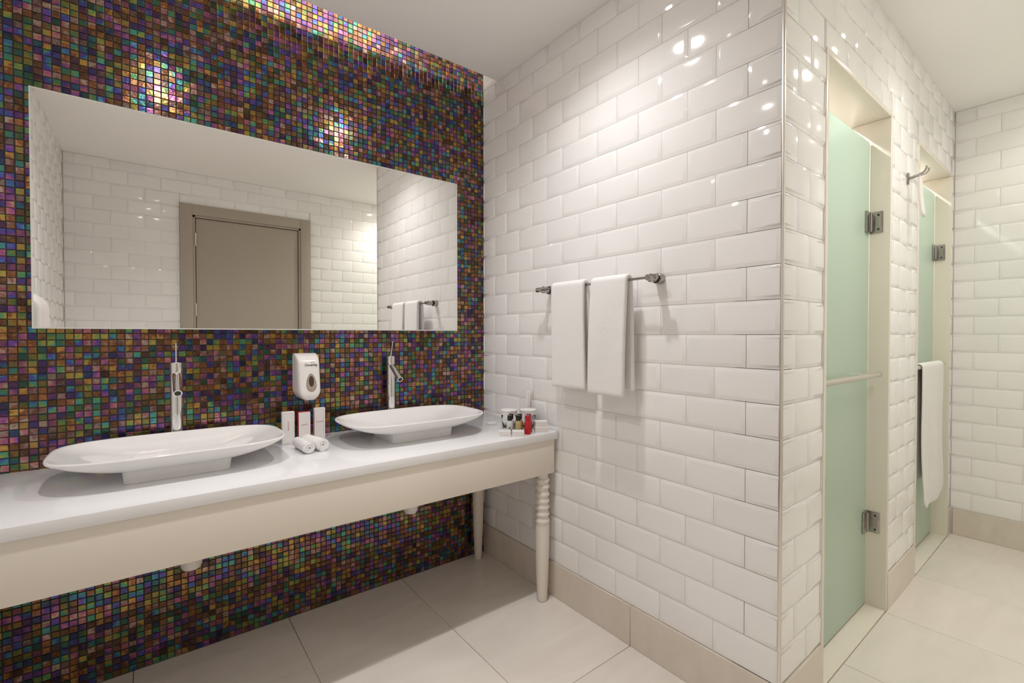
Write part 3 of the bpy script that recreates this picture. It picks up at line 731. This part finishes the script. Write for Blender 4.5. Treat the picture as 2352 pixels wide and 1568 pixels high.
# ------------------------------------------------------------------ robe hook on the pillar
rh = tag(empty('robe_hook', (2.727, Y1, 1.887)), 'chrome double robe hook on the tiled pillar between the glass doors', 'hook')
box('back_plate', (-0.011, -0.007, -0.026), (0.011, -0.0005, 0.026), M['nickel'], rh, bev=0.003)
tube('stem', [(0, -0.006, 0), (0, -0.032, 0.006)], 0.0065, M['nickel'], rh)
for s in (-1, 1): tube('prong', [(0, -0.026, 0.005), (s*0.010, -0.045, 0.008), (s*0.018, -0.062, 0.014), (s*0.021, -0.070, 0.026), (s*0.021, -0.070, 0.036)], [0.005, 0.0045, 0.004, 0.004, 0.0035], M['nickel'], rh, 10)
e = tag(empty('hanging_strip', (2.727, Y1-0.050, 1.70)), 'narrow white strip with a rounded end hanging from the robe hook', 'hanging strip')
rs = []
for k in range(22):
    s = k/21; z = 0.178*s; q = 1.0
    if s < 0.12: q = math.sqrt(max(0.02, 1-((0.12-s)/0.12)**2))
    cy = -0.004 + 0.012*(1-s)**2
    rs.append([(0.020*q*math.cos(2*PI*i/16), cy*-1.0 + 0.0085*q*math.sin(2*PI*i/16)*(1.1-0.3*s), z) for i in range(16)])
rings('strip_body', rs, M['plastic'], e)
tube('strip_loop', [(0, 0.004, 0.176), (0.0, 0.007, 0.186), (0.0, 0.007, 0.196)], 0.0028, M['plastic'], e)

# ------------------------------------------------------------------ white dispenser on the left wall (reflected in the mirror)
e = tag(empty('paper_dispenser', (XL, 1.155, 1.06)), 'white rounded paper dispenser on the left wall, reflected at the mirror edge', 'paper dispenser')
rs = []
for k in range(21):
    s = k/20; z = 0.325*s; wd = 0.130; dp = 0.105
    if s > 0.72: q = (s-0.72)/0.28; dp *= math.sqrt(max(0.03, 1-q*q*0.97)); wd *= 1-0.28*q*q*q
    rs.append([(0.0005+dp*abs(math.sin(PI*i/31))**(2/6), wd*math.copysign(abs(math.cos(PI*i/31))**(2/6), -math.cos(PI*i/31))*(1.06-0.10*s), z) for i in range(32)])
rings('housing', rs, M['plastic'], e, True, True, True, True, 60)
box('slot', (0.02, -0.09, -0.006), (0.07, 0.09, 0.0), M['darkhole'], e)

# ------------------------------------------------------------------ lamps
def downlight(x, y, watt, col, label, size=142, blend=1.0, soft=0.034):
    e = tag(empty('ceiling_downlight', (x, y, HC)), label, 'downlight', 'recessed ceiling downlights')
    lathe('trim_ring', [(0.046, -0.0005), (0.046, -0.004), (0.040, -0.006), (0.034, -0.003)], M['white_metal'], e, 36, cap0=False, cap1=False)
    lathe('lens', [(0.034, -0.0028), (0.001, -0.0032)], M['led'], e, 36, cap0=False, cap1=True)
    l = bpy.data.lights.new('downlight_beam', 'SPOT'); l.energy = watt; l.color = col; l.spot_size = R(size); l.spot_blend = blend; l.shadow_soft_size = soft
    o = bpy.data.objects.new('downlight_beam', l); o.location = (0, 0, -0.012); link(o, e)
downlight(0.04, 1.15, VANITY_W, C_NEU, 'round recessed downlight above the basin nearest the camera')
downlight(0.95, 1.17, VANITY_W, C_NEU, 'round recessed downlight above the right basin')
downlight(2.56, 0.19, CORR_W, C_WARM, 'round recessed downlight in the corridor by the first glass door')
downlight(3.40, 0.05, CORR_W*0.6, C_WARM, 'round recessed downlight at the end of the corridor')
downlight(1.88, -0.10, CORR_W*1.6, C_WARM, 'added unseen fill downlight where the corridor meets the washroom', 144)  # extra lamp, out of view, put in to brighten the back of the room
for x, s in ((2.05, 'first'), (3.25, 'second')): downlight(x, 1.05, SHOWER_W, C_NEU, 'round recessed downlight behind the %s frosted door' % s, 150)
e = tag(empty('cove_light', (0.36, D-GAP-0.20, HC+SLAB)), 'slim light strip hidden in the ceiling cove above the mosaic', 'light strip')
box('profile', (-0.72, -0.012, 0.0), (0.72, 0.012, 0.010), M['white_metal'], e)
l = bpy.data.lights.new('cove_beam', 'AREA'); l.shape = 'RECTANGLE'; l.size = 1.40; l.size_y = 0.018; l.energy = COVE_W; l.color = C_WARM
o = bpy.data.objects.new('cove_beam', l); o.location = (0, 0, 0.012); o.rotation_euler = (R(180-12), 0, 0); link(o, e)
